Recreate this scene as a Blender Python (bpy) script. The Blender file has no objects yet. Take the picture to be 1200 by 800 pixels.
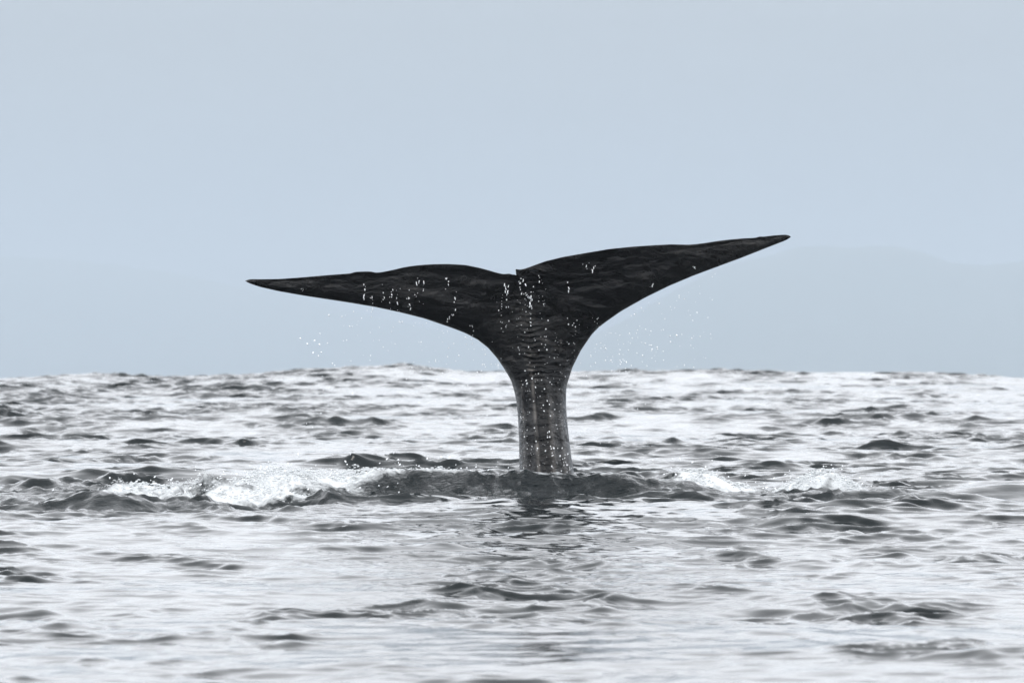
import bpy, math
import numpy as np

rng = np.random.default_rng(11)
sc = bpy.context.scene
col = sc.collection

# ------------------------------------------------------------------ camera
F = 7600.0                     # focal length in pixels of the 1200 px wide photograph
CAM_H = 1.30                   # eye height over the mean sea level: a low boat
HOR = 444.0                    # true horizon row (hidden behind a swell)
DW = 50.0                      # distance to the whale
cam_d = bpy.data.cameras.new('camera')
cam = bpy.data.objects.new('camera', cam_d); col.objects.link(cam)
cam_d.sensor_width = 36.0
cam_d.lens = F * 36.0 / 1200.0
cam_d.clip_start = 0.5; cam_d.clip_end = 60000.0
PITCH = math.atan((HOR - 400.0) / F)
cam.location = (0, 0, CAM_H)
cam.rotation_euler = (math.pi / 2 + PITCH, 0, 0)
cam_d.dof.use_dof = True
cam_d.dof.focus_distance = DW - 0.4
cam_d.dof.aperture_fstop = 7.5
sc.camera = cam

# ------------------------------------------------------------------ sky
SUN_EL, SUN_AZ = math.radians(58), math.radians(205)    # azimuth from +Y clockwise: behind the boat
w = bpy.data.worlds.new('World'); sc.world = w; w.use_nodes = True
nt = w.node_tree; nt.nodes.clear()
out = nt.nodes.new('ShaderNodeOutputWorld'); bg = nt.nodes.new('ShaderNodeBackground')
bg.inputs['Strength'].default_value = 0.1
sky = nt.nodes.new('ShaderNodeTexSky'); sky.sky_type = 'NISHITA'; sky.sun_disc = False
sky.sun_elevation = SUN_EL; sky.sun_rotation = SUN_AZ
sky.air_density = 1.0; sky.dust_density = 3.0
geo = nt.nodes.new('ShaderNodeTexCoord'); sep = nt.nodes.new('ShaderNodeSeparateXYZ')
nt.links.new(geo.outputs['Generated'], sep.inputs[0])
ramp = nt.nodes.new('ShaderNodeValToRGB'); ramp.color_ramp.interpolation = 'EASE'
nt.links.new(sep.outputs['Z'], ramp.inputs[0])
# even overcast: hazy blue-grey at the horizon, brighter towards the zenith (values are x0.1 of what is used)
stops = [(0.0, (0.28, 0.345, 0.43)), (0.055, (0.43, 0.465, 0.498)), (0.10, (2.08, 2.12, 2.22)), (0.32, (2.20, 2.24, 2.33)), (1.0, (2.24, 2.27, 2.35))]
el = ramp.color_ramp.elements
el[0].position, el[1].position = stops[0][0], stops[-1][0]
for p, c in stops[1:-1]: el.new(p)
for e, (p, c) in zip(el, stops): e.position = p; e.color = (c[0] / 3, c[1] / 3, c[2] / 3, 1)
mul = nt.nodes.new('ShaderNodeVectorMath'); mul.operation = 'SCALE'; mul.inputs['Scale'].default_value = 30.0
mpw = nt.nodes.new('ShaderNodeMapping'); mpw.inputs['Scale'].default_value = (14, 14, 42)
nw = nt.nodes.new('ShaderNodeTexNoise'); nw.inputs['Scale'].default_value = 1.0; nw.inputs['Detail'].default_value = 4
nt.links.new(geo.outputs['Generated'], mpw.inputs[0]); nt.links.new(mpw.outputs[0], nw.inputs['Vector'])
cw = nt.nodes.new('ShaderNodeMapRange'); cw.inputs['To Min'].default_value = 0.90; cw.inputs['To Max'].default_value = 1.10
nt.links.new(nw.outputs['Fac'], cw.inputs['Value'])
mw = nt.nodes.new('ShaderNodeVectorMath'); mw.operation = 'SCALE'
nt.links.new(ramp.outputs[0], mw.inputs[0]); nt.links.new(cw.outputs[0], mw.inputs['Scale'])
nt.links.new(mw.outputs[0], mul.inputs[0])
mixw = nt.nodes.new('ShaderNodeMix'); mixw.data_type = 'RGBA'; mixw.inputs['Factor'].default_value = 0.93
nt.links.new(sky.outputs[0], mixw.inputs['A']); nt.links.new(mul.outputs[0], mixw.inputs['B'])
nt.links.new(mixw.outputs['Result'], bg.inputs['Color'])
nt.links.new(bg.outputs[0], out.inputs['Surface'])

# ------------------------------------------------------------------ sun (veiled by the overcast)
sd = bpy.data.lights.new('sun', 'SUN'); so = bpy.data.objects.new('sun', sd); col.objects.link(so)
sd.energy = 1.0; sd.angle = math.radians(14); sd.color = (1.0, 0.95, 0.88)
from mathutils import Vector
sdir = Vector((math.sin(SUN_AZ) * math.cos(SUN_EL), math.cos(SUN_AZ) * math.cos(SUN_EL), math.sin(SUN_EL)))
so.rotation_euler = sdir.to_track_quat('Z', 'Y').to_euler()

sc.view_settings.view_transform = 'Standard'; sc.view_settings.look = 'None'
sc.view_settings.exposure = 0.2; sc.view_settings.gamma = 1.0
sc.render.engine = 'CYCLES'
sc.cycles.use_denoising = True
sc.cycles.max_bounces = 6; sc.cycles.volume_bounces = 1
sc.cycles.sample_clamp_indirect = 6.0

# ------------------------------------------------------------------ helpers
def tag(o, label=None, cat=None, kind=None, group=None):
    if label: o['label'] = label
    if cat: o['category'] = cat
    if kind: o['kind'] = kind
    if group: o['group'] = group
    return o

def mesh_obj(name, V, Q, mat, smooth=True, tris=None):
    """link one mesh from numpy arrays: V (n,3), Q (m,4) quads, optional triangles"""
    me = bpy.data.meshes.new(name)
    V = np.ascontiguousarray(V, np.float32)
    Q = np.asarray(Q, np.int32).reshape(-1, 4); T = np.zeros((0, 3), np.int32) if tris is None else np.asarray(tris, np.int32)
    me.vertices.add(len(V)); me.vertices.foreach_set('co', V.ravel())
    nl = Q.size + T.size
    me.loops.add(nl); me.loops.foreach_set('vertex_index', np.concatenate([Q.ravel(), T.ravel()]))
    me.polygons.add(len(Q) + len(T))
    starts = np.concatenate([np.arange(len(Q)) * 4, Q.size + np.arange(len(T)) * 3]).astype(np.int32)
    me.polygons.foreach_set('loop_start', starts)
    me.update(calc_edges=True); me.validate()
    if smooth: me.polygons.foreach_set('use_smooth', np.ones(len(me.polygons), bool))
    me.materials.append(mat)
    o = bpy.data.objects.new(name, me); col.objects.link(o)
    return o

def hash2(ix, iy, seed):
    h = (ix.astype(np.int64) * 374761393 + iy.astype(np.int64) * 668265263 + seed * 2147483647) & 0xffffffff
    h = ((h ^ (h >> 13)) * 1274126177) & 0xffffffff
    h = (h ^ (h >> 16)) & 0xffffff
    return h.astype(np.float32) / 0xffffff

def vnoise(x, y, seed=0):
    """smooth value noise in -1..1"""
    ix = np.floor(x); iy = np.floor(y); fx = (x - ix); fy = (y - iy)
    fx = fx * fx * fx * (fx * (fx * 6 - 15) + 10); fy = fy * fy * fy * (fy * (fy * 6 - 15) + 10)
    ix = ix.astype(np.int64); iy = iy.astype(np.int64)
    a = hash2(ix, iy, seed); b = hash2(ix + 1, iy, seed); c = hash2(ix, iy + 1, seed); d = hash2(ix + 1, iy + 1, seed)
    return ((a * (1 - fx) + b * fx) * (1 - fy) + (c * (1 - fx) + d * fx) * fy) * 2 - 1

def fbm(x, y, seed=0, octv=4, gain=0.5):
    s = 0; a = 1.0; n = 0
    for k in range(octv):
        s = s + a * vnoise(x * 2 ** k + 17.3 * k, y * 2 ** k - 9.1 * k, seed + k); n += a; a *= gain
    return s / n

def sstep(a, b, x):
    t = np.clip((x - a) / (b - a), 0, 1); return t * t * (3 - 2 * t)

CP, SP = math.cos(PITCH), math.sin(PITCH)
def px(u, v, d):
    """photo pixel (1200x800) at distance d along +Y -> world point"""
    a = (np.asarray(u, float) - 600.0) / F; b = (400.0 - np.asarray(v, float)) / F
    dy = CP - b * SP; dz = SP + b * CP
    return np.stack(np.broadcast_arrays(a / dy * d, np.asarray(d, float) + 0 * a, CAM_H + dz / dy * d), -1)

# ------------------------------------------------------------------ sea surface shape (a function of world x, y)
PROF_Y = np.array([-400, 0, 22, 28, 36, 43, 48, 52, 60, 75, 100, 125, 148, 160, 185, 225, 300, 420, 20000.0])
PROF_Z = np.array([0.0, 0.0, 0.0, 0.02, 0.10, 0.24, 0.42, 0.47, 0.45, 0.50, 0.70, 0.99, 1.20, 1.22, 1.05, 0.55, 0.0, 0.0, 0.0])
try_y = np.linspace(-400, 600, 4001)
lin = np.interp(try_y, PROF_Y, PROF_Z)
kern = np.exp(-np.linspace(-2.5, 2.5, 41) ** 2); kern /= kern.sum()
prof_s = np.convolve(np.pad(lin, 20, 'edge'), kern, 'valid')
CREST_X = (np.array([-900, -300, 0, 120, 250, 420, 480, 560, 680, 800, 900, 1040, 1120, 1200, 1500, 2200]) - 600) / F * 155
CREST_Z = (HOR - np.array([445, 447, 451, 445, 450, 438, 434, 442, 443, 441, 443, 443, 446, 451, 450, 450.0])) / F * 155

def ridge_line(x):
    """distance of the upwelling ridge in front of the tail"""
    return 48.55 - 0.10 * (x - 0.2) - 0.10 * np.sin(x * 2.1)

def base_height(x, y):
    z = np.interp(y, try_y, prof_s)
    z = z + (np.interp(x, CREST_X, CREST_Z) + 0.10) * np.exp(-((y - 155) / 24) ** 2)
    # upwelling left by the sinking body: steep dark front, smooth back
    A = 0.175 * sstep(-1.95, -0.75, x) * (1 - sstep(1.05, 1.9, x))
    t = y - ridge_line(x)
    front = np.clip((t + 0.48) / 0.48, 0, 1) ** 1.35; back = np.exp(-np.clip(t, 0, None) / 2.6)
    z = z + A * front * back
    # humps of the wash on both sides
    for (cx, cy, h, sx, sy) in HUMPS:
        z = z + h * np.exp(-((x - cx) / sx) ** 2 - ((y - cy) / np.where(y < cy, sy * 0.5, sy)) ** 2)
    return z

HUMPS = [(-1.75, 48.6, 0.13, 0.42, 0.7), (-2.5, 47.3, 0.11, 0.5, 0.6), (-3.2, 49.5, 0.12, 0.8, 0.9), (-2.9, 46.0, 0.09, 0.55, 0.5),
         (1.52, 49.6, 0.14, 0.30, 0.5), (2.42, 50.6, 0.17, 0.32, 0.6), (3.1, 48.4, 0.10, 0.55, 0.5), (1.25, 47.6, 0.08, 0.30, 0.35),
         (3.9, 50.4, 0.12, 0.7, 0.6), (-3.0, 53.2, 0.12, 1.5, 0.9), (-1.2, 58.0, 0.09, 1.0, 1.0)]

def spectrum():
    comps = []
    def band(l0, l1, n, slope, spread, seed, mean=math.radians(262)):
        r = np.random.default_rng(seed)
        for i in range(n):
            L = l0 * (l1 / l0) ** ((i + r.random()) / n)
            th = mean + r.normal(0, spread)
            k = 2 * math.pi / L
            a = slope * math.sqrt(2.0 / n) / k
            comps.append((k * math.cos(th), k * math.sin(th), a, r.random() * 2 * math.pi, L, k))
    band(9.0, 26.0, 10, 0.022, 0.35, 3)
    band(3.0, 9.0, 16, 0.022, 0.45, 4)
    band(1.1, 3.0, 26, 0.036, 0.75, 5)
    band(0.55, 1.1, 34, 0.072, 0.80, 6)
    band(0.26, 0.55, 54, 0.086, 0.85, 7)
    band(0.14, 0.26, 30, 0.060, 0.95, 8)
    return comps
COMPS = spectrum()

def chop(x, y, spacing, sharp=0.9):
    """wind sea: sum of trochoidal waves; returns dx, dy, dz"""
    x = x.astype(np.float32); y = y.astype(np.float32)
    dx = np.zeros_like(x); dy = np.zeros_like(x); dz = np.zeros_like(x); zs = np.zeros_like(x)
    gust = 0.80 + 0.6 * fbm(x * 0.16 + 3, y * 0.06, 21, 3) + 1.5 * fbm(x * 1.0, y * 0.55, 31, 3)
    gust = np.clip(gust, 0.30, 2.0).astype(np.float32)
    # calm, oily slick spread in front of the ridge
    slick = np.exp(-((x - 0.0) / 2.6) ** 2 - ((y - 44.0) / 3.2) ** 2)
    gust = gust + 0.7 * np.exp(-((x + 3.0) / 1.1) ** 2 - ((y - 45.5) / 2.2) ** 2).astype(np.float32)
    gust = np.maximum(gust, 0.55 * np.exp(-(x / 2.0) ** 4 - ((y - 42) / 6.0) ** 4)).astype(np.float32)
    gust = gust * (0.92 + 0.08 * sstep(34, 46, y)).astype(np.float32)
    gust_s = gust * (1 - 0.05 * slick) * (1 - 0.75 * np.exp(-(x / 1.5) ** 2 - ((y - 48.5) / 1.0) ** 2)).astype(np.float32)
    for kx, ky, a, ph, L, k in COMPS:
        wgt = np.clip(L / (2.2 * spacing) - 1.0, 0, 1).astype(np.float32)
        aa = a * wgt * (gust_s if L < 3.0 else 1.0)
        p = (kx * x + ky * y + ph).astype(np.float32)
        s = np.sin(p); c = np.cos(p)
        dz += aa * c
        if L < 3.0: zs += aa * c
        q = -sharp * aa * s
        dx += q * np.float32(kx / k); dy += q * np.float32(ky / k)
    # irregular, sharp-edged small chop riding on the waves
    fade = np.clip(0.45 / (2.2 * spacing) - 1.0, 0, 1)
    k = fade > 0
    wx = x[k] + 0.25 * vnoise(x[k] * 0.9, y[k] * 0.9, 401); wy = y[k] + 0.25 * vnoise(x[k] * 0.9 + 40, y[k] * 0.9, 402)
    rid = (1 - np.abs(fbm(wx * 1.15, wy * 1.7, 411, 4, 0.5)) * 2.2) ** 2
    add = (0.032 * (rid - 0.4) * fade[k] * np.clip(gust_s[k], 0.2, 1.5)).astype(np.float32)
    dz[k] += add; zs[k] += 0.7 * add
    # wind-steepened: crests lean the way the waves run, steep in front and gentle behind
    dy -= 1.3 * np.clip(zs, -0.10, 0.075); dx -= 0.2 * zs
    return dx, dy, dz

def wash(x, y):
    """churned water round the tail"""
    m = np.exp(-((x + 2.6) / 1.5) ** 2 - ((y - 47.6) / 2.4) ** 2) + 0.7 * np.exp(-((x - 2.2) / 1.2) ** 2 - ((y - 49.2) / 1.6) ** 2)
    m = m + 0.55 * np.exp(-(x / 1.6) ** 2 - ((y - 48.6) / 0.7) ** 2)
    return np.clip(m, 0, 1)

def sea_z(x, y):
    """height only, for placing things"""
    x = np.asarray(x, float); y = np.asarray(y, float)
    return base_height(x, y)

# ------------------------------------------------------------------ materials
def new_mat(name):
    m = bpy.data.materials.new(name); m.use_nodes = True
    return m, m.node_tree, m.node_tree.nodes['Principled BSDF']

def water_material():
    m, t, b = new_mat('sea_water')
    b.inputs['Base Color'].default_value = (0.007, 0.010, 0.011, 1)
    b.inputs['Roughness'].default_value = 0.09
    b.inputs['IOR'].default_value = 1.215
    tc = t.nodes.new('ShaderNodeNewGeometry')
    mp = t.nodes.new('ShaderNodeMapping'); mp.inputs['Scale'].default_value = (0.5, 1.0, 1.0)
    mp.inputs['Rotation'].default_value = (0, 0, 0.15)
    t.links.new(tc.outputs['Position'], mp.inputs[0])
    n1 = t.nodes.new('ShaderNodeTexNoise'); n1.inputs['Scale'].default_value = 8; n1.inputs['Detail'].default_value = 3
    t.links.new(mp.outputs[0], n1.inputs['Vector'])
    bp = t.nodes.new('ShaderNodeBump'); bp.inputs['Strength'].default_value = 0.22; bp.inputs['Distance'].default_value = 0.025
    t.links.new(n1.outputs['Fac'], bp.inputs['Height'])
    ru = t.nodes.new('ShaderNodeAttribute'); ru.attribute_name = 'ruffle'
    n3 = t.nodes.new('ShaderNodeTexNoise'); n3.inputs['Scale'].default_value = 13; n3.inputs['Detail'].default_value = 5; n3.inputs['Roughness'].default_value = 0.6
    t.links.new(mp.outputs[0], n3.inputs['Vector'])
    b3 = t.nodes.new('ShaderNodeBump'); b3.inputs['Distance'].default_value = 0.06
    t.links.new(ru.outputs['Fac'], b3.inputs['Strength']); t.links.new(n3.outputs['Fac'], b3.inputs['Height'])
    t.links.new(bp.outputs[0], b3.inputs['Normal']); t.links.new(b3.outputs[0], b.inputs['Normal'])
    # thin froth lying on the churned water
    at = t.nodes.new('ShaderNodeAttribute'); at.attribute_name = 'froth'
    n2 = t.nodes.new('ShaderNodeTexNoise'); n2.inputs['Scale'].default_value = 7; n2.inputs['Detail'].default_value = 7; n2.inputs['Roughness'].default_value = 0.65
    t.links.new(tc.outputs['Position'], n2.inputs['Vector'])
    ad = t.nodes.new('ShaderNodeMath'); ad.operation = 'ADD'
    t.links.new(at.outputs['Fac'], ad.inputs[0]); t.links.new(n2.outputs['Fac'], ad.inputs[1])
    mr = t.nodes.new('ShaderNodeMapRange'); mr.inputs['From Min'].default_value = 0.84; mr.inputs['From Max'].default_value = 1.12
    mr.inputs['To Max'].default_value = 1.0
    t.links.new(ad.outputs[0], mr.inputs['Value'])
    fb = t.nodes.new('ShaderNodeBsdfDiffuse'); fb.inputs['Color'].default_value = (0.52, 0.54, 0.55, 1)
    b4 = t.nodes.new('ShaderNodeBump'); b4.inputs['Strength'].default_value = 0.8; b4.inputs['Distance'].default_value = 0.05
    t.links.new(n2.outputs['Fac'], b4.inputs['Height']); t.links.new(b4.outputs[0], fb.inputs['Normal'])
    mx = t.nodes.new('ShaderNodeMixShader')
    t.links.new(mr.outputs[0], mx.inputs[0]); t.links.new(b.outputs[0], mx.inputs[1]); t.links.new(fb.outputs[0], mx.inputs[2])
    t.links.new(mx.outputs[0], t.nodes['Material Output'].inputs['Surface'])
    return m

def skin_material():
    m, t, b = new_mat('wet_whale_skin')
    tc = t.nodes.new('ShaderNodeTexCoord')
    def noise(scale, loc, detail, rough=0.55, dist=0.0):
        mp = t.nodes.new('ShaderNodeMapping'); mp.inputs['Scale'].default_value = scale; mp.inputs['Location'].default_value = loc
        n = t.nodes.new('ShaderNodeTexNoise'); n.inputs['Scale'].default_value = 1.0; n.inputs['Detail'].default_value = detail
        n.inputs['Roughness'].default_value = rough; n.inputs['Distortion'].default_value = dist
        t.links.new(tc.outputs['Object'], mp.inputs[0]); t.links.new(mp.outputs[0], n.inputs['Vector'])
        return n
    big = noise((1.6, 2.5, 3.0), (3, 1, 0), 3)
    fine = noise((15, 15, 24), (0, 0, 5), 6, 0.68, 1.5)
    mm = t.nodes.new('ShaderNodeMath'); mm.operation = 'MULTIPLY'
    t.links.new(big.outputs['Fac'], mm.inputs[0]); t.links.new(fine.outputs['Fac'], mm.inputs[1])
    cr = t.nodes.new('ShaderNodeValToRGB')
    cr.color_ramp.elements[0].position = 0.22; cr.color_ramp.elements[0].color = (0.002, 0.002, 0.0025, 1)
    cr.color_ramp.elements[1].position = 0.45; cr.color_ramp.elements[1].color = (0.027, 0.026, 0.025, 1)
    t.links.new(mm.outputs[0], cr.inputs[0])
    at = t.nodes.new('ShaderNodeAttribute'); at.attribute_name = 'pale'  # mask of the painted stalk highlights and the lighter wrinkles
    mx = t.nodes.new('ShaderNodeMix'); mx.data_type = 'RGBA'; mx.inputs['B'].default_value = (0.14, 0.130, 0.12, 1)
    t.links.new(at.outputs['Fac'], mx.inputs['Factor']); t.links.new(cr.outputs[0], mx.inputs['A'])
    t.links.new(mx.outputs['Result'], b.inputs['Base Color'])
    rr = t.nodes.new('ShaderNodeMapRange'); rr.inputs['To Min'].default_value = 0.14; rr.inputs['To Max'].default_value = 0.38
    t.links.new(big.outputs['Fac'], rr.inputs['Value']); t.links.new(rr.outputs[0], b.inputs['Roughness'])
    b.inputs['IOR'].default_value = 1.34
    # crumpled wet skin
    b1 = t.nodes.new('ShaderNodeBump'); b1.inputs['Strength'].default_value = 0.5; b1.inputs['Distance'].default_value = 0.03
    t.links.new(fine.outputs['Fac'], b1.inputs['Height'])
    mid = noise((3.5, 6, 9), (7, 0, 0), 4, 0.5, 0.8)
    b2 = t.nodes.new('ShaderNodeBump'); b2.inputs['Strength'].default_value = 0.6; b2.inputs['Distance'].default_value = 0.07
    t.links.new(mid.outputs['Fac'], b2.inputs['Height']); t.links.new(b1.outputs[0], b2.inputs['Normal']); t.links.new(b2.outputs[0], b.inputs['Normal'])
    return m

def foam_material():
    m, t, b = new_mat('white_foam')
    b.inputs['Base Color'].default_value = (0.54, 0.56, 0.57, 1)
    b.inputs['Roughness'].default_value = 0.6
    b.inputs['Subsurface Weight'].default_value = 0.3
    b.inputs['Subsurface Radius'].default_value = (0.02, 0.02, 0.02)
    return m

def drop_material():
    m, t, b = new_mat('water_drop')
    b.inputs['Base Color'].default_value = (0.92, 0.94, 0.96, 1)
    b.inputs['Roughness'].default_value = 0.08
    b.inputs['IOR'].default_value = 1.333
    b.inputs['Transmission Weight'].default_value = 0.12
    return m

def hill_material():
    m, t, b = new_mat('wooded_hill')
    n1 = t.nodes.new('ShaderNodeTexNoise'); n1.inputs['Scale'].default_value = 0.004; n1.inputs['Detail'].default_value = 6
    g = t.nodes.new('ShaderNodeNewGeometry'); t.links.new(g.outputs['Position'], n1.inputs['Vector'])
    cr = t.nodes.new('ShaderNodeValToRGB')
    cr.color_ramp.elements[0].color = (0.04, 0.06, 0.035, 1); cr.color_ramp.elements[1].color = (0.10, 0.11, 0.07, 1)
    t.links.new(n1.outputs['Fac'], cr.inputs[0]); t.links.new(cr.outputs[0], b.inputs['Base Color'])
    b.inputs['Roughness'].default_value = 1.0
    return m

WATER, SKIN, FOAM, DROP, HILL = water_material(), skin_material(), foam_material(), drop_material(), hill_material()

FOAM_LEFT = [(-1.80, 48.3, 0.34, 0.6, 0.10), (-2.20, 48.0, 0.42, 0.6, 0.10), (-1.35, 48.7, 0.30, 0.5, 0.10), (-2.62, 47.4, 0.32, 0.5, 0.07), (-2.1, 47.0, 0.45, 0.4, 0.06),
             (-0.95, 49.0, 0.34, 0.30, 0.06), (-0.45, 48.9, 0.30, 0.15, 0.035), (-1.6, 47.5, 0.35, 0.4, 0.05)]
FOAM_HEAP = [(1.50, 49.5, 0.17, 0.35, 0.08), (1.36, 49.4, 0.13, 0.3, 0.05), (1.72, 49.6, 0.18, 0.3, 0.05)]
FOAM_CREST = [(2.32, 50.5, 0.18, 0.35, 0.08), (2.62, 50.4, 0.13, 0.3, 0.07), (2.12, 50.2, 0.18, 0.3, 0.05)]
FROTH = FOAM_LEFT + FOAM_HEAP + FOAM_CREST + [(0.25, 48.75, 0.4, 0.2, 0), (0.9, 48.5, 0.35, 0.15, 0), (-3.0, 46.8, 0.5, 0.5, 0)]

# ------------------------------------------------------------------ sea: one sheet, finer where the eye is close
def build_sea():
    r = [0.4]
    while r[-1] < 24.5: r.append(r[-1] * 1.04)
    while r[-1] < 100.0: r.append(r[-1] * (1 + 0.00082))
    while r[-1] < 175.0: r.append(r[-1] * (1 + 0.00060))
    g = 0.0012
    while r[-1] < 15000.0:
        g = min(g * 1.08, 0.12); r.append(r[-1] * (1 + g))
    r = np.array(r)
    dense = np.linspace(-5.6, 5.6, 345); step = dense[1] - dense[0]
    side = []; a = dense[-1]; s = step
    while a < 180.0:
        s = min(s * 1.13, 6.0); a += s; side.append(a)
    side = np.array(side) * (180.0 / side[-1]) if side[-1] > 180 else np.array(side)
    side = 5.6 + (side - side[0]) / (side[-1] - side[0]) * (180 - 5.6 - step) + step
    th = np.concatenate([-side[::-1], dense, side[:-1]])      # -180 and +180 are the same spoke
    thr = np.radians(th)
    dth = np.gradient(thr); dr = np.gradient(r)
    R, T = np.meshgrid(r, thr, indexing='ij')
    X = R * np.sin(T); Y = R * np.cos(T)
    spacing = np.maximum(dr[:, None] + 0 * T, R * dth[None, :]).astype(np.float32)
    Z = base_height(X, Y)
    dx, dy, dz = chop(X, Y, spacing)
    wm = wash(X, Y)
    near = wm > 0.01
    xs, ys = X[near], Y[near]
    rough = (0.11 * fbm(xs * 2.6 + ys * 0.6, ys * 1.8, 51, 5, 0.62) + 0.035 * (1 - np.abs(fbm(xs * 6, ys * 4, 61, 4, 0.6)) * 2)) * wm[near]
    Z = Z + dz
    Z[near] += rough
    t = Y - ridge_line(X); onr = np.exp(-((t + 0.22) / 0.45) ** 2) * sstep(-2.0, -1.0, X) * (1 - sstep(1.2, 2.0, X))
    k = onr > 0.02
    Z[k] += (0.022 * fbm(X[k] * 3.0, Y[k] * 5.0, 111, 5, 0.65) + 0.012 * fbm(X[k] * 14, Y[k] * 9, 115, 3)) * onr[k]
    V = np.stack([X + dx, Y + dy, Z], -1).reshape(-1, 3)
    nr, nc = X.shape
    i = np.arange(nr - 1)[:, None] * nc; j = np.arange(nc)[None, :]; j2 = (j + 1) % nc
    Q = np.stack([i + j, i + j2, i + nc + j2, i + nc + j], -1).reshape(-1, 4)
    Q = Q[:, ::-1]
    # close the small disc under the eye
    V = np.vstack([V, [[0, 0, 0]]])
    c = len(V) - 1; jj = np.arange(nc)
    tri = np.stack([jj, np.full(nc, c), (jj + 1) % nc], -1)[:, ::-1]
    o = mesh_obj('sea', V, Q, WATER, tris=tri)
    fr = np.zeros(X.shape, np.float32)
    for (cx, cy, rx, ry, hh) in FROTH:
        fr = np.maximum(fr, (0.45 if hh == 0 else 0.78 if cx > 0 else 0.70) * np.exp(-((X - 0.35 * (Y - cy) - cx) / (rx * 1.35)) ** 2 - ((Y - cy) / (ry * 1.5)) ** 2))
    rf = np.clip(0.9 * onr + 0.5 * wm, 0, 1)
    at = o.data.attributes.new('ruffle', 'FLOAT', 'POINT')
    at.data.foreach_set('value', np.r_[rf.ravel(), 0].astype(np.float32))
    at = o.data.attributes.new('froth', 'FLOAT', 'POINT')
    at.data.foreach_set('value', np.r_[fr.ravel(), 0].astype(np.float32))
    tag(o, 'choppy silver grey sea with dark wavelets under an overcast sky', 'sea', 'structure')
    return V[:-1].reshape(nr, nc, 3), r, thr
SEA, SEA_R, SEA_T = build_sea()

def sea_at(x, y):
    """height of the finished surface (nearest vertex)"""
    rr = np.hypot(x, y); tt = np.arctan2(x, y)
    i = np.clip(np.searchsorted(SEA_R, rr), 0, len(SEA_R) - 1); j = np.clip(np.searchsorted(SEA_T, tt), 0, len(SEA_T) - 1)
    return SEA[i, j, 2]

# ------------------------------------------------------------------ hazy hills on the far shore
def build_hills(D, half, hx, hy, seed, label):
    """a range of hills with its foot in the sea; hx, hy: skyline as photo columns and rows at distance D"""
    xs = np.linspace(half[0], half[1], 420)
    top = np.interp(xs / D * F + 600, hx, hy)
    k = np.exp(-np.linspace(-2, 2, 15) ** 2); k /= k.sum()
    top = np.convolve(np.pad(top, 7, 'edge'), k, 'valid')
    H = (HOR - top) / F * D + 6 * fbm(xs * 0.012, xs * 0, seed, 4)
    H = np.maximum(H, 0) * sstep(0, 300, xs - half[0]) * sstep(0, 300, half[1] - xs)
    V = []
    for t in np.linspace(0, 1, 26):                  # from the shore up to the ridge and down behind it
        up = max(math.sin(math.pi * t), 0) ** 0.9
        rough = 16 * fbm(xs * 0.006 + t * 3, np.full_like(xs, t * 7), seed + 9, 5) * up * abs(t - 0.5) * 2
        V.append(np.stack([xs, np.full_like(xs, D - 700 + 1400 * t), -1.5 + (H + 1.5) * up + rough * up], -1))
    V = np.array(V); nr, nc = V.shape[:2]
    i = np.arange(nr - 1)[:, None] * nc; j = np.arange(nc - 1)[None, :]
    Q = np.stack([i + j, i + j + 1, i + nc + j + 1, i + nc + j], -1).reshape(-1, 4)
    c = np.array([(half[0] + half[1]) / 2, D, 0.0])
    o = mesh_obj('hills', V.reshape(-1, 3) - c, Q, HILL); o.location = c
    tag(o, label, 'hills', 'structure')
build_hills(11000.0, (-1200, 5200), [300, 560, 700, 780, 860, 940, 1000, 1050, 1095, 1140, 1180, 1260, 1400, 1800, 3000, 4200],
            [450, 440, 395, 345, 303, 291, 287, 288, 300, 315, 308, 300, 312, 330, 345, 370.0], 71, 'faint blue hills on the far shore under the tip of the higher fluke')
build_hills(14000.0, (-5200, 800), [-2300, -1200, -400, 0, 90, 190, 330, 480, 640, 800, 1030],
            [370, 330, 305, 300, 304, 318, 345, 380, 405, 425, 446.0], 271, 'hardly visible hills fading out in the haze behind the lower fluke')

# ------------------------------------------------------------------ whale tail
def resample(P, n):
    P = np.asarray(P, float); d = np.r_[0, np.cumsum(np.hypot(*np.diff(P, axis=0).T))]
    # smooth-ish: catmull through arclength
    t = np.linspace(0, d[-1], n)
    return np.stack([np.interp(t, d, P[:, 0]), np.interp(t, d, P[:, 1])], -1)

def smooth_line(P, it=3):
    P = P.copy()
    for _ in range(it):
        P[1:-1] = 0.25 * P[:-2] + 0.5 * P[1:-1] + 0.25 * P[2:]
    return P

NOTCH = (605, 322.6)
CENTRE_LOW = [(648, 760), (645, 640), (641, 557), (638, 505), (634, 470), (630, 445)]
CENTRE_UP = [(630, 445), (626, 415), (619, 380), (611, 345), NOTCH]
L_LOW = [(560, 760), (595, 640), (609, 558), (608.5, 530), (608, 510), (606.5, 480), (603, 458), (598, 444)]
L_MID = [(598, 444), (591, 432), (582, 419), (572, 407.5), (560, 398), (546, 390.5)]
L_LEAD = [(546, 390.5), (532, 385), (522, 381.5), (497, 373), (468, 365.7), (440, 359.7), (412, 355), (383, 350.5), (355, 346.2),
          (327, 341.3), (304, 336), (291, 331.6), (287, 329)]
L_TRAIL = [NOTCH, (602.5, 321.5), (600, 322), (598, 320.5), (594, 320.8), (590, 321.2), (582, 319.5), (572, 316.5), (562, 313.8), (545, 310.4), (525, 309.3), (510, 309.5),
           (497, 310.2), (485, 311.4), (474, 313), (464, 315.4), (454, 317.6), (446, 319), (440, 319.4), (436, 318.3), (431, 318), (424, 318.2), (416, 318.6), (412, 320),
           (408, 320.5), (383, 322.4), (355, 324.9), (327, 326.9), (308, 327.2), (293, 327), (287, 329)]
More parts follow.
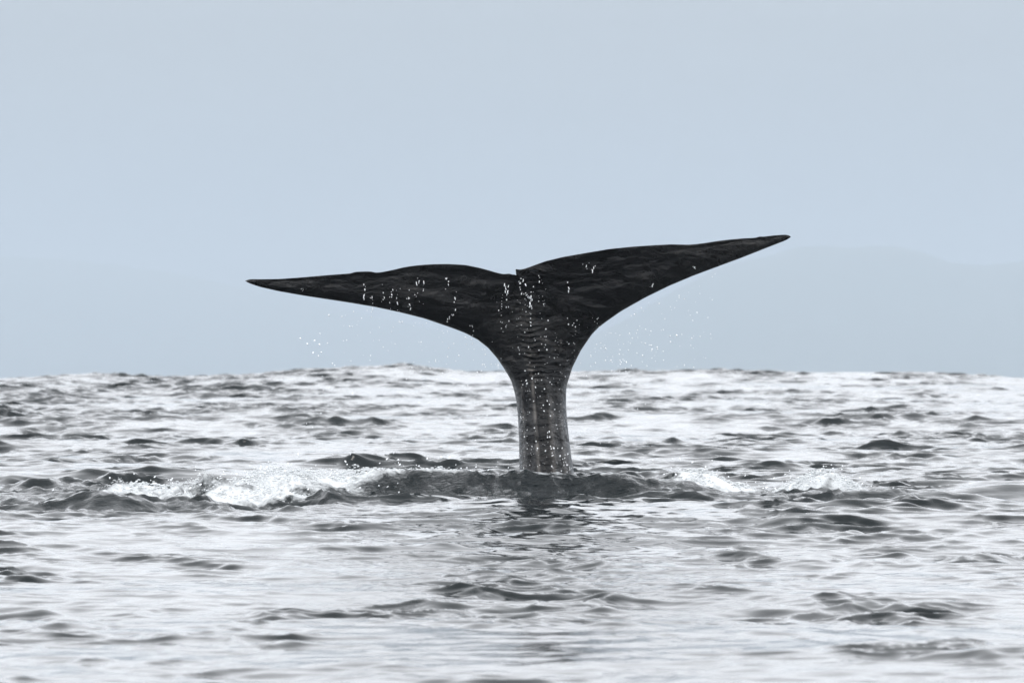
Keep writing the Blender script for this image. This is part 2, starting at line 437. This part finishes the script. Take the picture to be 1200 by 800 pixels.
R_LOW = [(735, 760), (695, 640), (673, 557), (671, 545), (669, 530), (666.4, 510), (664.4, 490), (663, 470), (664, 452)]
R_MID = [(664, 452), (666.6, 444), (671, 430), (681, 410), (693.5, 391.8)]
R_LEAD = [(693.5, 391.8), (701, 384), (710.5, 376.7), (727.5, 364.8), (756, 348.7), (784, 335), (812.5, 323), (841, 312.4), (869, 302), (897.5, 290.8),
          (923, 280.8), (927, 277.6)]
R_TRAIL = [NOTCH, (604.5, 318), (603.8, 314.8), (608, 316), (613, 315.3), (618, 313.8), (628, 310), (640, 305.8), (660, 301), (685, 296.6), (713, 291.9), (742, 288.9), (770, 287.1),
           (787, 286.3), (800, 286.6), (808, 286.7), (818, 285.8), (827, 284.6), (841, 282.4), (855, 280.7), (870, 279.4), (883, 278.8), (888, 278.2), (890, 276.9), (894, 277.5), (906, 275.9), (920, 275), (925, 275.6), (927, 277.6)]

def build_whale():
    n1, n2, n3, nv = 90, 120, 170, 48
    vgrid = (1 - np.cos(np.linspace(0, math.pi, nv))) / 2            # denser towards both edges
    vgrid = 0.55 * vgrid + 0.45 * np.linspace(0, 1, nv)
    halves = []
    for low, mid, lead, trail in ((L_LOW, L_MID, L_LEAD, L_TRAIL), (R_LOW, R_MID, R_LEAD, R_TRAIL)):
        A = np.vstack([resample(low, n1), resample(mid, n2)[1:], resample(lead, n3)[1:]])
        A = smooth_line(A, 6)
        Bc = smooth_line(np.vstack([resample(CENTRE_LOW, n1), resample(CENTRE_UP, n2)[1:]]), 5)
        Bt = resample(trail, n3)
        Bt[3:] = smooth_line(Bt[2:], 1)[1:]
        B = np.vstack([Bc, Bt[1:]])
        n = len(A); k_notch = n1 + n2 - 2
        u = np.arange(n)
        s1 = np.clip(u / (n1 - 1), 0, 1)                              # 0..1 up the stalk
        s2 = np.clip((u - (n1 - 1)) / (n2 - 1), 0, 1)                 # 0..1 through the root
        s3 = np.clip((u - k_notch) / (n3 - 1), 0, 1)                  # 0..1 out to the tip
        P2 = A[:, None, :] * (1 - vgrid)[None, :, None] + B[:, None, :] * vgrid[None, :, None]
        v = vgrid[None, :]
        # half thickness
        stalk = np.sqrt(np.clip(1 - (1 - v) ** 2, 0, 1)) ** 0.95
        foil = np.sqrt(v) * (1 - v) ** 1.15; foil = foil / foil.max()
        ped_T = np.interp(s1, [0, 0.45, 0.62, 0.8, 1.0], [0.62, 0.50, 0.40, 0.34, 0.27])[:, None]
        mid_T = (0.27 + (0.045 - 0.27) * sstep(0, 1, s2) ** 0.8)[:, None]
        root_T = np.interp(s2, [0, 0.4, 1], [0.27, 0.15, 0.085])[:, None]
        flk_T = (0.085 * (1 - s3) ** 0.8 + 0.010)[:, None]
        w2 = sstep(0.0, 1.0, s2)[:, None]
        th_low = ped_T * stalk
        th_mid = (1 - w2) * mid_T * stalk + w2 * (root_T * foil * 0.9 + mid_T * stalk * (v ** 1.5))
        w3 = sstep(0, 0.14, s3)[:, None]
        th_flk = flk_T * foil + (1 - w3) * 0.045 * stalk * v ** 1.5 + 0.0035 * sstep(0, 0.05, v)
        H = np.where((u < n1)[:, None], th_low, np.where((u <= k_notch)[:, None], th_mid, th_flk))
        H[:, 0] = 0.0
        H[-1, :] = 0.0
        # middle surface: the blade leans towards the boat, tips sweep back a little
        py = P2[..., 1]
        zz = (470 - py) / 152.0
        lean = np.where(zz > 0, -(np.sqrt(zz * zz + 0.09) - 0.3) * 0.62, 0.0)
        span = np.abs(P2[..., 0] - 610) / 152.0
        yc = DW + lean + 0.05 * span ** 2 + np.where(py > 557, -(py - 557) / 152.0 * 0.25, 0)
        # cupped underside: hollow between keel and blade, raised roll near the rear margin
        cup = 0.035 * np.exp(-((v - 0.55) / 0.22) ** 2) * (w2 * (1 - s3[:, None]) ** 1.5)
        curl = -0.022 * sstep(0.80, 1.0, v) * sstep(0, 0.1, s3)[:, None] * (1 - s3[:, None]) ** 0.5
        yc = yc + cup + curl
        # folds and creases on the near side
        fx = P2[..., 0]; fy = py
        keel = -0.020 * np.exp(-((v - 0.72) / 0.10) ** 2) * ((1 - s2) * sstep(0.2, 0.6, s1))[:, None]
        keel = keel + 0.012 * np.exp(-((v - 0.42) / 0.10) ** 2) * ((1 - s2) * sstep(0.2, 0.6, s1))[:, None]
        rings = 0.011 * np.sin(fy * 1.05 + 0.9 * np.sin(fx * 0.25) + 2 * fbm(fx * 0.06, fy * 0.06, 5, 2)) * np.exp(-((fy - 412) / 30) ** 2) * sstep(0.45, 0.95, v) * np.exp(-((fx - np.interp(fy, [340, 450], [612, 630])) / 22) ** 2)
        lumps = 0.014 * fbm(fx * 0.05, fy * 0.11, 91, 4) * sstep(0, 0.15, v) * (1 - 0.6 * sstep(0.9, 1, v))
        edge = sstep(0.0, 0.12, v) * np.where((u > k_notch)[:, None], sstep(0, 0.06, 1 - v), 1)
        front = yc - H; detail = (keel + rings + lumps) * edge
        rear = yc + H + 0.010 * fbm(fx * 0.04 + 9, fy * 0.08, 95, 3) * edge
        halves.append([P2, front, rear, k_notch, detail])
    # one smooth skin over the keel and through the root of the blades
    for f in (1, 2):
        kn = halves[0][3]
        for it in range(30):
            L, Rr = halves[0][f], halves[1][f]
            M = np.hstack([L[:kn + 1], Rr[:kn + 1, -2::-1]])
            if it % 3 == 0: M[:, 2:-2] = 0.25 * M[:, 1:-3] + 0.5 * M[:, 2:-2] + 0.25 * M[:, 3:-1]
            L[:kn + 1] = M[:, :nv]; Rr[:kn + 1] = M[:, nv - 1:][:, ::-1]
            for h in (L, Rr):
                h[1:-6, 1:-1] = 0.25 * h[:-7, 1:-1] + 0.5 * h[1:-6, 1:-1] + 0.25 * h[2:-5, 1:-1]
    for h in halves: h[1] = h[1] + h[4]
    verts = []; quads = []
    index = {}
    def addv(p):
        verts.append(p); return len(verts) - 1
    for hi, (P2, front, rear, kn, _H) in enumerate(halves):
        nu, nvv = P2.shape[:2]
        F3 = px(P2[..., 0], P2[..., 1], front); R3 = px(P2[..., 0], P2[..., 1], rear)
        fi = np.zeros((nu, nvv), int); ri = np.zeros((nu, nvv), int)
        tip = None
        for a in range(nu):
            for b in range(nvv):
                if a == nu - 1:                                        # the tip is one point
                    if tip is None: tip = addv(F3[a, 0])
                    fi[a, b] = ri[a, b] = tip; continue
                if b == nvv - 1 and a <= kn and hi == 1:               # the centre line belongs to both halves
                    fi[a, b], ri[a, b] = index[a]; continue
                fi[a, b] = addv(F3[a, b])
                ri[a, b] = fi[a, b] if b == 0 else addv(R3[a, b])
                if b == nvv - 1 and a <= kn: index[a] = (fi[a, b], ri[a, b])
        flip = hi == 1
        for a in range(nu - 1):
            for b in range(nvv - 1):
                q = [fi[a, b], fi[a, b + 1], fi[a + 1, b + 1], fi[a + 1, b]]
                p = [ri[a, b], ri[a + 1, b], ri[a + 1, b + 1], ri[a, b + 1]]
                if flip: q.reverse(); p.reverse()
                quads += [q, p]
            if a >= kn:                                                # rear margin of the blade
                b = nvv - 1
                q = [fi[a, b], ri[a, b], ri[a + 1, b], fi[a + 1, b]]
                if flip: q.reverse()
                quads.append(q)
        # close the bottom, far under water
        q0 = [fi[0, b] for b in range(nvv)]; q1 = [ri[0, b] for b in range(nvv)]
        for b in range(nvv - 1):
            q = [q0[b], q1[b], q1[b + 1], q0[b + 1]]
            if flip: q.reverse()
            quads.append(q)
    V = np.array(verts)
    quads3 = []; quads4 = []
    for q in quads:
        s = []
        for k in q:
            if k not in s: s.append(int(k))
        if len(s) == 4: quads4.append(s)
        elif len(s) == 3: quads3.append(s)
    base = np.array([0.27, DW, 0.5])
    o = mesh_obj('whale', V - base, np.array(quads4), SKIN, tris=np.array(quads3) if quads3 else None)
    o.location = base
    # pale skin colour: painted highlight streaks on the stalk, lighter wrinkles over the keel
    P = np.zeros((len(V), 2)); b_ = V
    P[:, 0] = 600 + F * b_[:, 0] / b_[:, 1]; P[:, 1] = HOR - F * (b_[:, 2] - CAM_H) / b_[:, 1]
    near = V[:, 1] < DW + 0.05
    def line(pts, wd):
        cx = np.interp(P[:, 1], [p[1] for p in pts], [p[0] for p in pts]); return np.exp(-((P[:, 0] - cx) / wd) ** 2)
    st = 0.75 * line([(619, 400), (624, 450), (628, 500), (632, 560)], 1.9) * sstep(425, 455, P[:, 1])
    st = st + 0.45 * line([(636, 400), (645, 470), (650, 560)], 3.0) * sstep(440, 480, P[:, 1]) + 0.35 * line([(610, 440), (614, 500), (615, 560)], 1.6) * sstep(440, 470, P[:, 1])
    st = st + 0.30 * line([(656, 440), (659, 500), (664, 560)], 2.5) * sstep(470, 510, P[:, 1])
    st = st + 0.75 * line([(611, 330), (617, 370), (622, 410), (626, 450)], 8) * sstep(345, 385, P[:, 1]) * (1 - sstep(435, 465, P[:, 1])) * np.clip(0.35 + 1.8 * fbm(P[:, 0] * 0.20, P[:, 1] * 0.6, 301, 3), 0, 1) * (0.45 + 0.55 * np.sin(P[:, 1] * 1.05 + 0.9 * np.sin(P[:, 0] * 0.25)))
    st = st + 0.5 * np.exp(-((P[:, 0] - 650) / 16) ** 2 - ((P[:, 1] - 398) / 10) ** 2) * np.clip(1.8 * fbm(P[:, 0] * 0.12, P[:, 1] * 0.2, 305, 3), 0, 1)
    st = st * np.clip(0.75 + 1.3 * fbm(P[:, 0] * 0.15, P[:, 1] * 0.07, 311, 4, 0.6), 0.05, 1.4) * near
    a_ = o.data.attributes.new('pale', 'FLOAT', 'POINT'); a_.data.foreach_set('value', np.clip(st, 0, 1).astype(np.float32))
    tag(o, 'wet black whale tail with both flukes raised dripping above the sea', 'whale')
    return halves
HALVES = build_whale()
WP = np.vstack([np.c_[h[0].reshape(-1, 2), h[1].ravel()] for h in HALVES])   # pixel x, y and depth of the near side

# ------------------------------------------------------------------ drops running and falling off the tail
def ico():
    t = (1 + 5 ** 0.5) / 2
    v = np.array([(-1, t, 0), (1, t, 0), (-1, -t, 0), (1, -t, 0), (0, -1, t), (0, 1, t), (0, -1, -t), (0, 1, -t), (t, 0, -1), (t, 0, 1), (-t, 0, -1), (-t, 0, 1)], float)
    v /= np.linalg.norm(v[0])
    f = np.array([(0, 11, 5), (0, 5, 1), (0, 1, 7), (0, 7, 10), (0, 10, 11), (1, 5, 9), (5, 11, 4), (11, 10, 2), (10, 7, 6), (7, 1, 8), (3, 9, 4), (3, 4, 2), (3, 2, 6), (3, 6, 8), (3, 8, 9),
                  (4, 9, 5), (2, 4, 11), (6, 2, 10), (8, 6, 7), (9, 8, 1)])
    return v, f
ICO_V, ICO_F = ico()

def drops_mesh(name, P, rad, stretch, tilt, mat, wide=None):
    n = len(P)
    wide = np.ones(n) if wide is None else wide
    v = ICO_V[None] * rad[:, None, None] * np.stack([wide, np.ones(n), stretch], -1)[:, None, :]
    v = v + 0
    v[..., 0] += v[..., 2] * tilt[:, None]
    v = v + P[:, None, :]
    f = ICO_F[None] + (np.arange(n) * 12)[:, None, None]
    return mesh_obj(name, v.reshape(-1, 3), np.zeros((0, 4)), mat, tris=f.reshape(-1, 3))

def tail_front(u, v):
    d = np.empty(len(u))
    for i in range(len(u)):
        k = np.argmin((WP[:, 0] - u[i]) ** 2 + (WP[:, 1] - v[i]) ** 2); d[i] = WP[k, 2]
    return d

def build_drops():
    U = []; Vv = []; S = []; ST = []
    def scatter(n, x0, x1, y0, y1, s0, s1, st=(1.0, 1.8)):
        U.extend(rng.uniform(x0, x1, n)); Vv.extend(rng.uniform(y0, y1, n)); S.extend(s0 + (s1 - s0) * rng.random(n) ** 3); ST.extend(rng.uniform(*st, n))
    def stream(x, y0, y1, n, s, dx=0.0):
        t = np.sort(rng.random(n))
        U.extend(x + dx * t + rng.normal(0, 1.6, n)); Vv.extend(y0 + (y1 - y0) * t); S.extend(s * rng.uniform(0.35, 1.0, n)); ST.extend(1.0 + 4.0 * rng.random(n) ** 3)
    scatter(135, 609, 668, 440, 556, 0.35, 1.5)
    scatter(55, 606, 640, 335, 440, 0.4, 1.3)
    scatter(60, 636, 700, 372, 445, 0.35, 1.3)
    scatter(22, 575, 606, 350, 440, 0.4, 1.2)
    scatter(30, 640, 672, 520, 556, 0.4, 1.7)
    for x, y0, y1, n, s in ((427, 332, 356, 7, 1.1), (436, 340, 362, 6, 0.9), (449, 330, 358, 6, 0.9), (458, 335, 362, 7, 1.1), (466, 338, 366, 7, 0.9), (480, 335, 368, 8, 1.0),
                            (489, 318, 352, 8, 1.1), (494, 330, 366, 6, 0.9), (524, 326, 340, 7, 1.2), (531, 330, 372, 7, 1.1), (526, 350, 386, 4, 0.9), (552, 380, 396, 6, 0.9),
                            (592, 328, 345, 9, 1.2), (596, 330, 362, 7, 1.3), (588, 345, 380, 7, 1.0), (611, 325, 345, 10, 1.2), (617, 330, 352, 8, 1.3), (622, 342, 362, 8, 1.2),
                            (634, 316, 332, 5, 0.8), (622, 355, 380, 9, 1.2), (667, 328, 344, 3, 1.2), (697, 310, 324, 4, 1.2), (687, 308, 316, 4, 0.8), (763, 332, 344, 4, 0.9), (815, 310, 316, 3, 1.0), (355, 336, 342, 5, 0.7),
                            (700, 372, 384, 5, 1.0)):
        stream(x, y0, y1, n, s)
    U0 = np.array(U); V0 = np.array(Vv); S0 = np.array(S)
    d = tail_front(U0, V0) - np.where(rng.random(len(U0)) < 0.6, 0.012, rng.uniform(0.02, 0.25, len(U0)))
    P = px(U0, V0, d); rad = S0 / 152.0 * 0.68; st = np.array(ST)
    # falling clear of the blades
    def fall(n, x0, x1, yt, yb, cx=None, s=(0.22, 0.72)):
        x = rng.uniform(x0, x1, n); y = yt(x) + (yb - yt(x)) * rng.random(n) ** 1.3
        return np.c_[x, y], rng.uniform(*s, n)
    f1 = fall(110, 400, 590, lambda x: np.interp(x, [400, 500, 560, 590], [357, 378, 400, 432]), 438)
    f2 = fall(120, 690, 840, lambda x: np.interp(x, [690, 730, 785, 840], [410, 370, 340, 318]), 436)
    f3 = (np.c_[rng.normal(372, 10, 12), rng.normal(410, 14, 12)], rng.uniform(0.5, 1.1, 12))
    f4 = (np.c_[rng.normal(768, 12, 16), rng.normal(400, 14, 16)], rng.uniform(0.4, 1.0, 16))
    f5 = (np.c_[rng.normal(728, 7, 14), rng.normal(426, 6, 14)], rng.uniform(0.4, 0.9, 14))
    f6 = (np.c_[rng.uniform(335, 605, 50), rng.uniform(440, 550, 50)], rng.uniform(0.2, 0.65, 50))
    f7 = (np.c_[rng.uniform(672, 790, 25), rng.uniform(440, 550, 25)], rng.uniform(0.2, 0.65, 25))
    ff = np.vstack([q[0] for q in (f1, f2, f3, f4, f5, f6, f7)]); fs = np.concatenate([q[1] for q in (f1, f2, f3, f4, f5, f6, f7)])
    dF = DW - 0.45 + rng.normal(0, 0.25, len(ff))
    P = np.vstack([P, px(ff[:, 0], ff[:, 1], dF)]); rad = np.r_[rad, fs / 152.0]; st = np.r_[st, rng.uniform(1.0, 2.0, len(ff))]
    tilt = rng.normal(0.05, 0.18, len(P))
    base = np.array([0.2, DW - 0.5, 0.6])
    o = drops_mesh('water_drops', P - base, rad, st, tilt, DROP); o.location = base
    tag(o, 'white water drops running down and falling off the raised whale tail', 'water drops', 'stuff')
build_drops()

# ------------------------------------------------------------------ foam heaps in the wash
def foam_patch(label, blobs, seed, clots, spray):
    """froth: clots of foam heaped on the churned water; blobs: (x, y, rx, ry, height)"""
    r = np.random.default_rng(seed)
    B = np.array(blobs)
    wgt = B[:, 2] * B[:, 3]; wgt = wgt / wgt.sum()
    n = clots * 3
    k = r.choice(len(B), n, p=wgt)
    gx, gy = r.normal(0, 0.62, n), r.normal(0, 0.62, n)
    x = B[k, 0] + gx * B[k, 2]; y = B[k, 1] + gy * B[k, 3]
    x = x + 0.35 * (y - B[k, 1])
    dens = fbm(x * 4.5, y * 3.0, seed, 4, 0.6)
    keep = dens + 0.35 * r.random(n) - 0.25 * (gx ** 2 + gy ** 2) > -0.12
    x, y, k, gx, gy, dens = (q[keep][:clots] for q in (x, y, k, gx, gy, dens))
    g = np.exp(-(gx ** 2 + gy ** 2))
    rad = 0.0025 + 0.008 * g * r.random(len(x)) ** 2
    heap = B[k, 4] * g * np.clip(0.55 + 0.9 * dens, 0.05, 1.2)
    z = sea_at(x, y) + heap * r.random(len(x)) ** 0.45 - 0.3 * rad
    P = np.c_[x, y, z]
    c = np.array([B[:, 0].mean(), B[:, 1].mean(), float(sea_at(B[:, 0].mean(), B[:, 1].mean()))])
    o = drops_mesh('sea_foam', P - c, rad, r.uniform(0.6, 1.1, len(P)), r.normal(0.3, 0.35, len(P)), FOAM, wide=r.uniform(0.9, 2.4, len(P))); o.location = c
    tag(o, label, 'foam', 'stuff', 'foam round the tail')
    k = r.integers(0, len(B), spray)
    sx = B[k, 0] + r.normal(0, 1, spray) * B[k, 2] * 0.9; sy = B[k, 1] + r.normal(0, 1, spray) * B[k, 3] * 0.6
    sz = sea_at(sx, sy) + B[k, 4] * 0.6 + np.abs(r.normal(0, 0.05, spray))
    return np.c_[sx, sy, sz]

SP_ = []
SP_.append(foam_patch('broad white foam patch with churned lumps beside the dark ridge', FOAM_LEFT, 101, 3800, 110))
SP_.append(foam_patch('small white foam heap at the end of the dark ridge', FOAM_HEAP, 131, 1300, 30))
SP_.append(foam_patch('streaky foam on a breaking wavelet away from the tail', FOAM_CREST, 151, 1100, 40))
SP = np.vstack(SP_)
b0 = SP.mean(0)
o = drops_mesh('water_spray', SP - b0, rng.uniform(0.003, 0.008, len(SP)), rng.uniform(0.8, 1.6, len(SP)), rng.normal(0.3, 0.3, len(SP)), DROP); o.location = b0
tag(o, 'fine white spray thrown up over the foam patches', 'spray', 'stuff')

# ------------------------------------------------------------------ haze: the air between the boat and the far shore
def build_haze():
    m = bpy.data.materials.new('haze_air'); m.use_nodes = True
    t = m.node_tree; t.nodes.clear()
    om = t.nodes.new('ShaderNodeOutputMaterial'); v = t.nodes.new('ShaderNodeVolumePrincipled')
    v.inputs['Color'].default_value = (0.505, 0.578, 0.648, 1); v.inputs['Density'].default_value = 2.1e-4; v.inputs['Anisotropy'].default_value = 0.2
    t.links.new(v.outputs[0], om.inputs['Volume'])
    X, Y0, Y1, Z0, Z1 = 15600, -15600, 15600, -4.0, 292.0
    V = np.array([(x, y, z) for z in (Z0, Z1) for y in (Y0, Y1) for x in (-X, X)], float)
    Q = np.array([(0, 2, 3, 1), (4, 5, 7, 6), (0, 1, 5, 4), (2, 6, 7, 3), (0, 4, 6, 2), (1, 3, 7, 5)])
    o = mesh_obj('haze', V, Q, m, smooth=False)
    tag(o, 'pale blue sea haze veiling the far shore', 'haze', 'stuff')
build_haze()
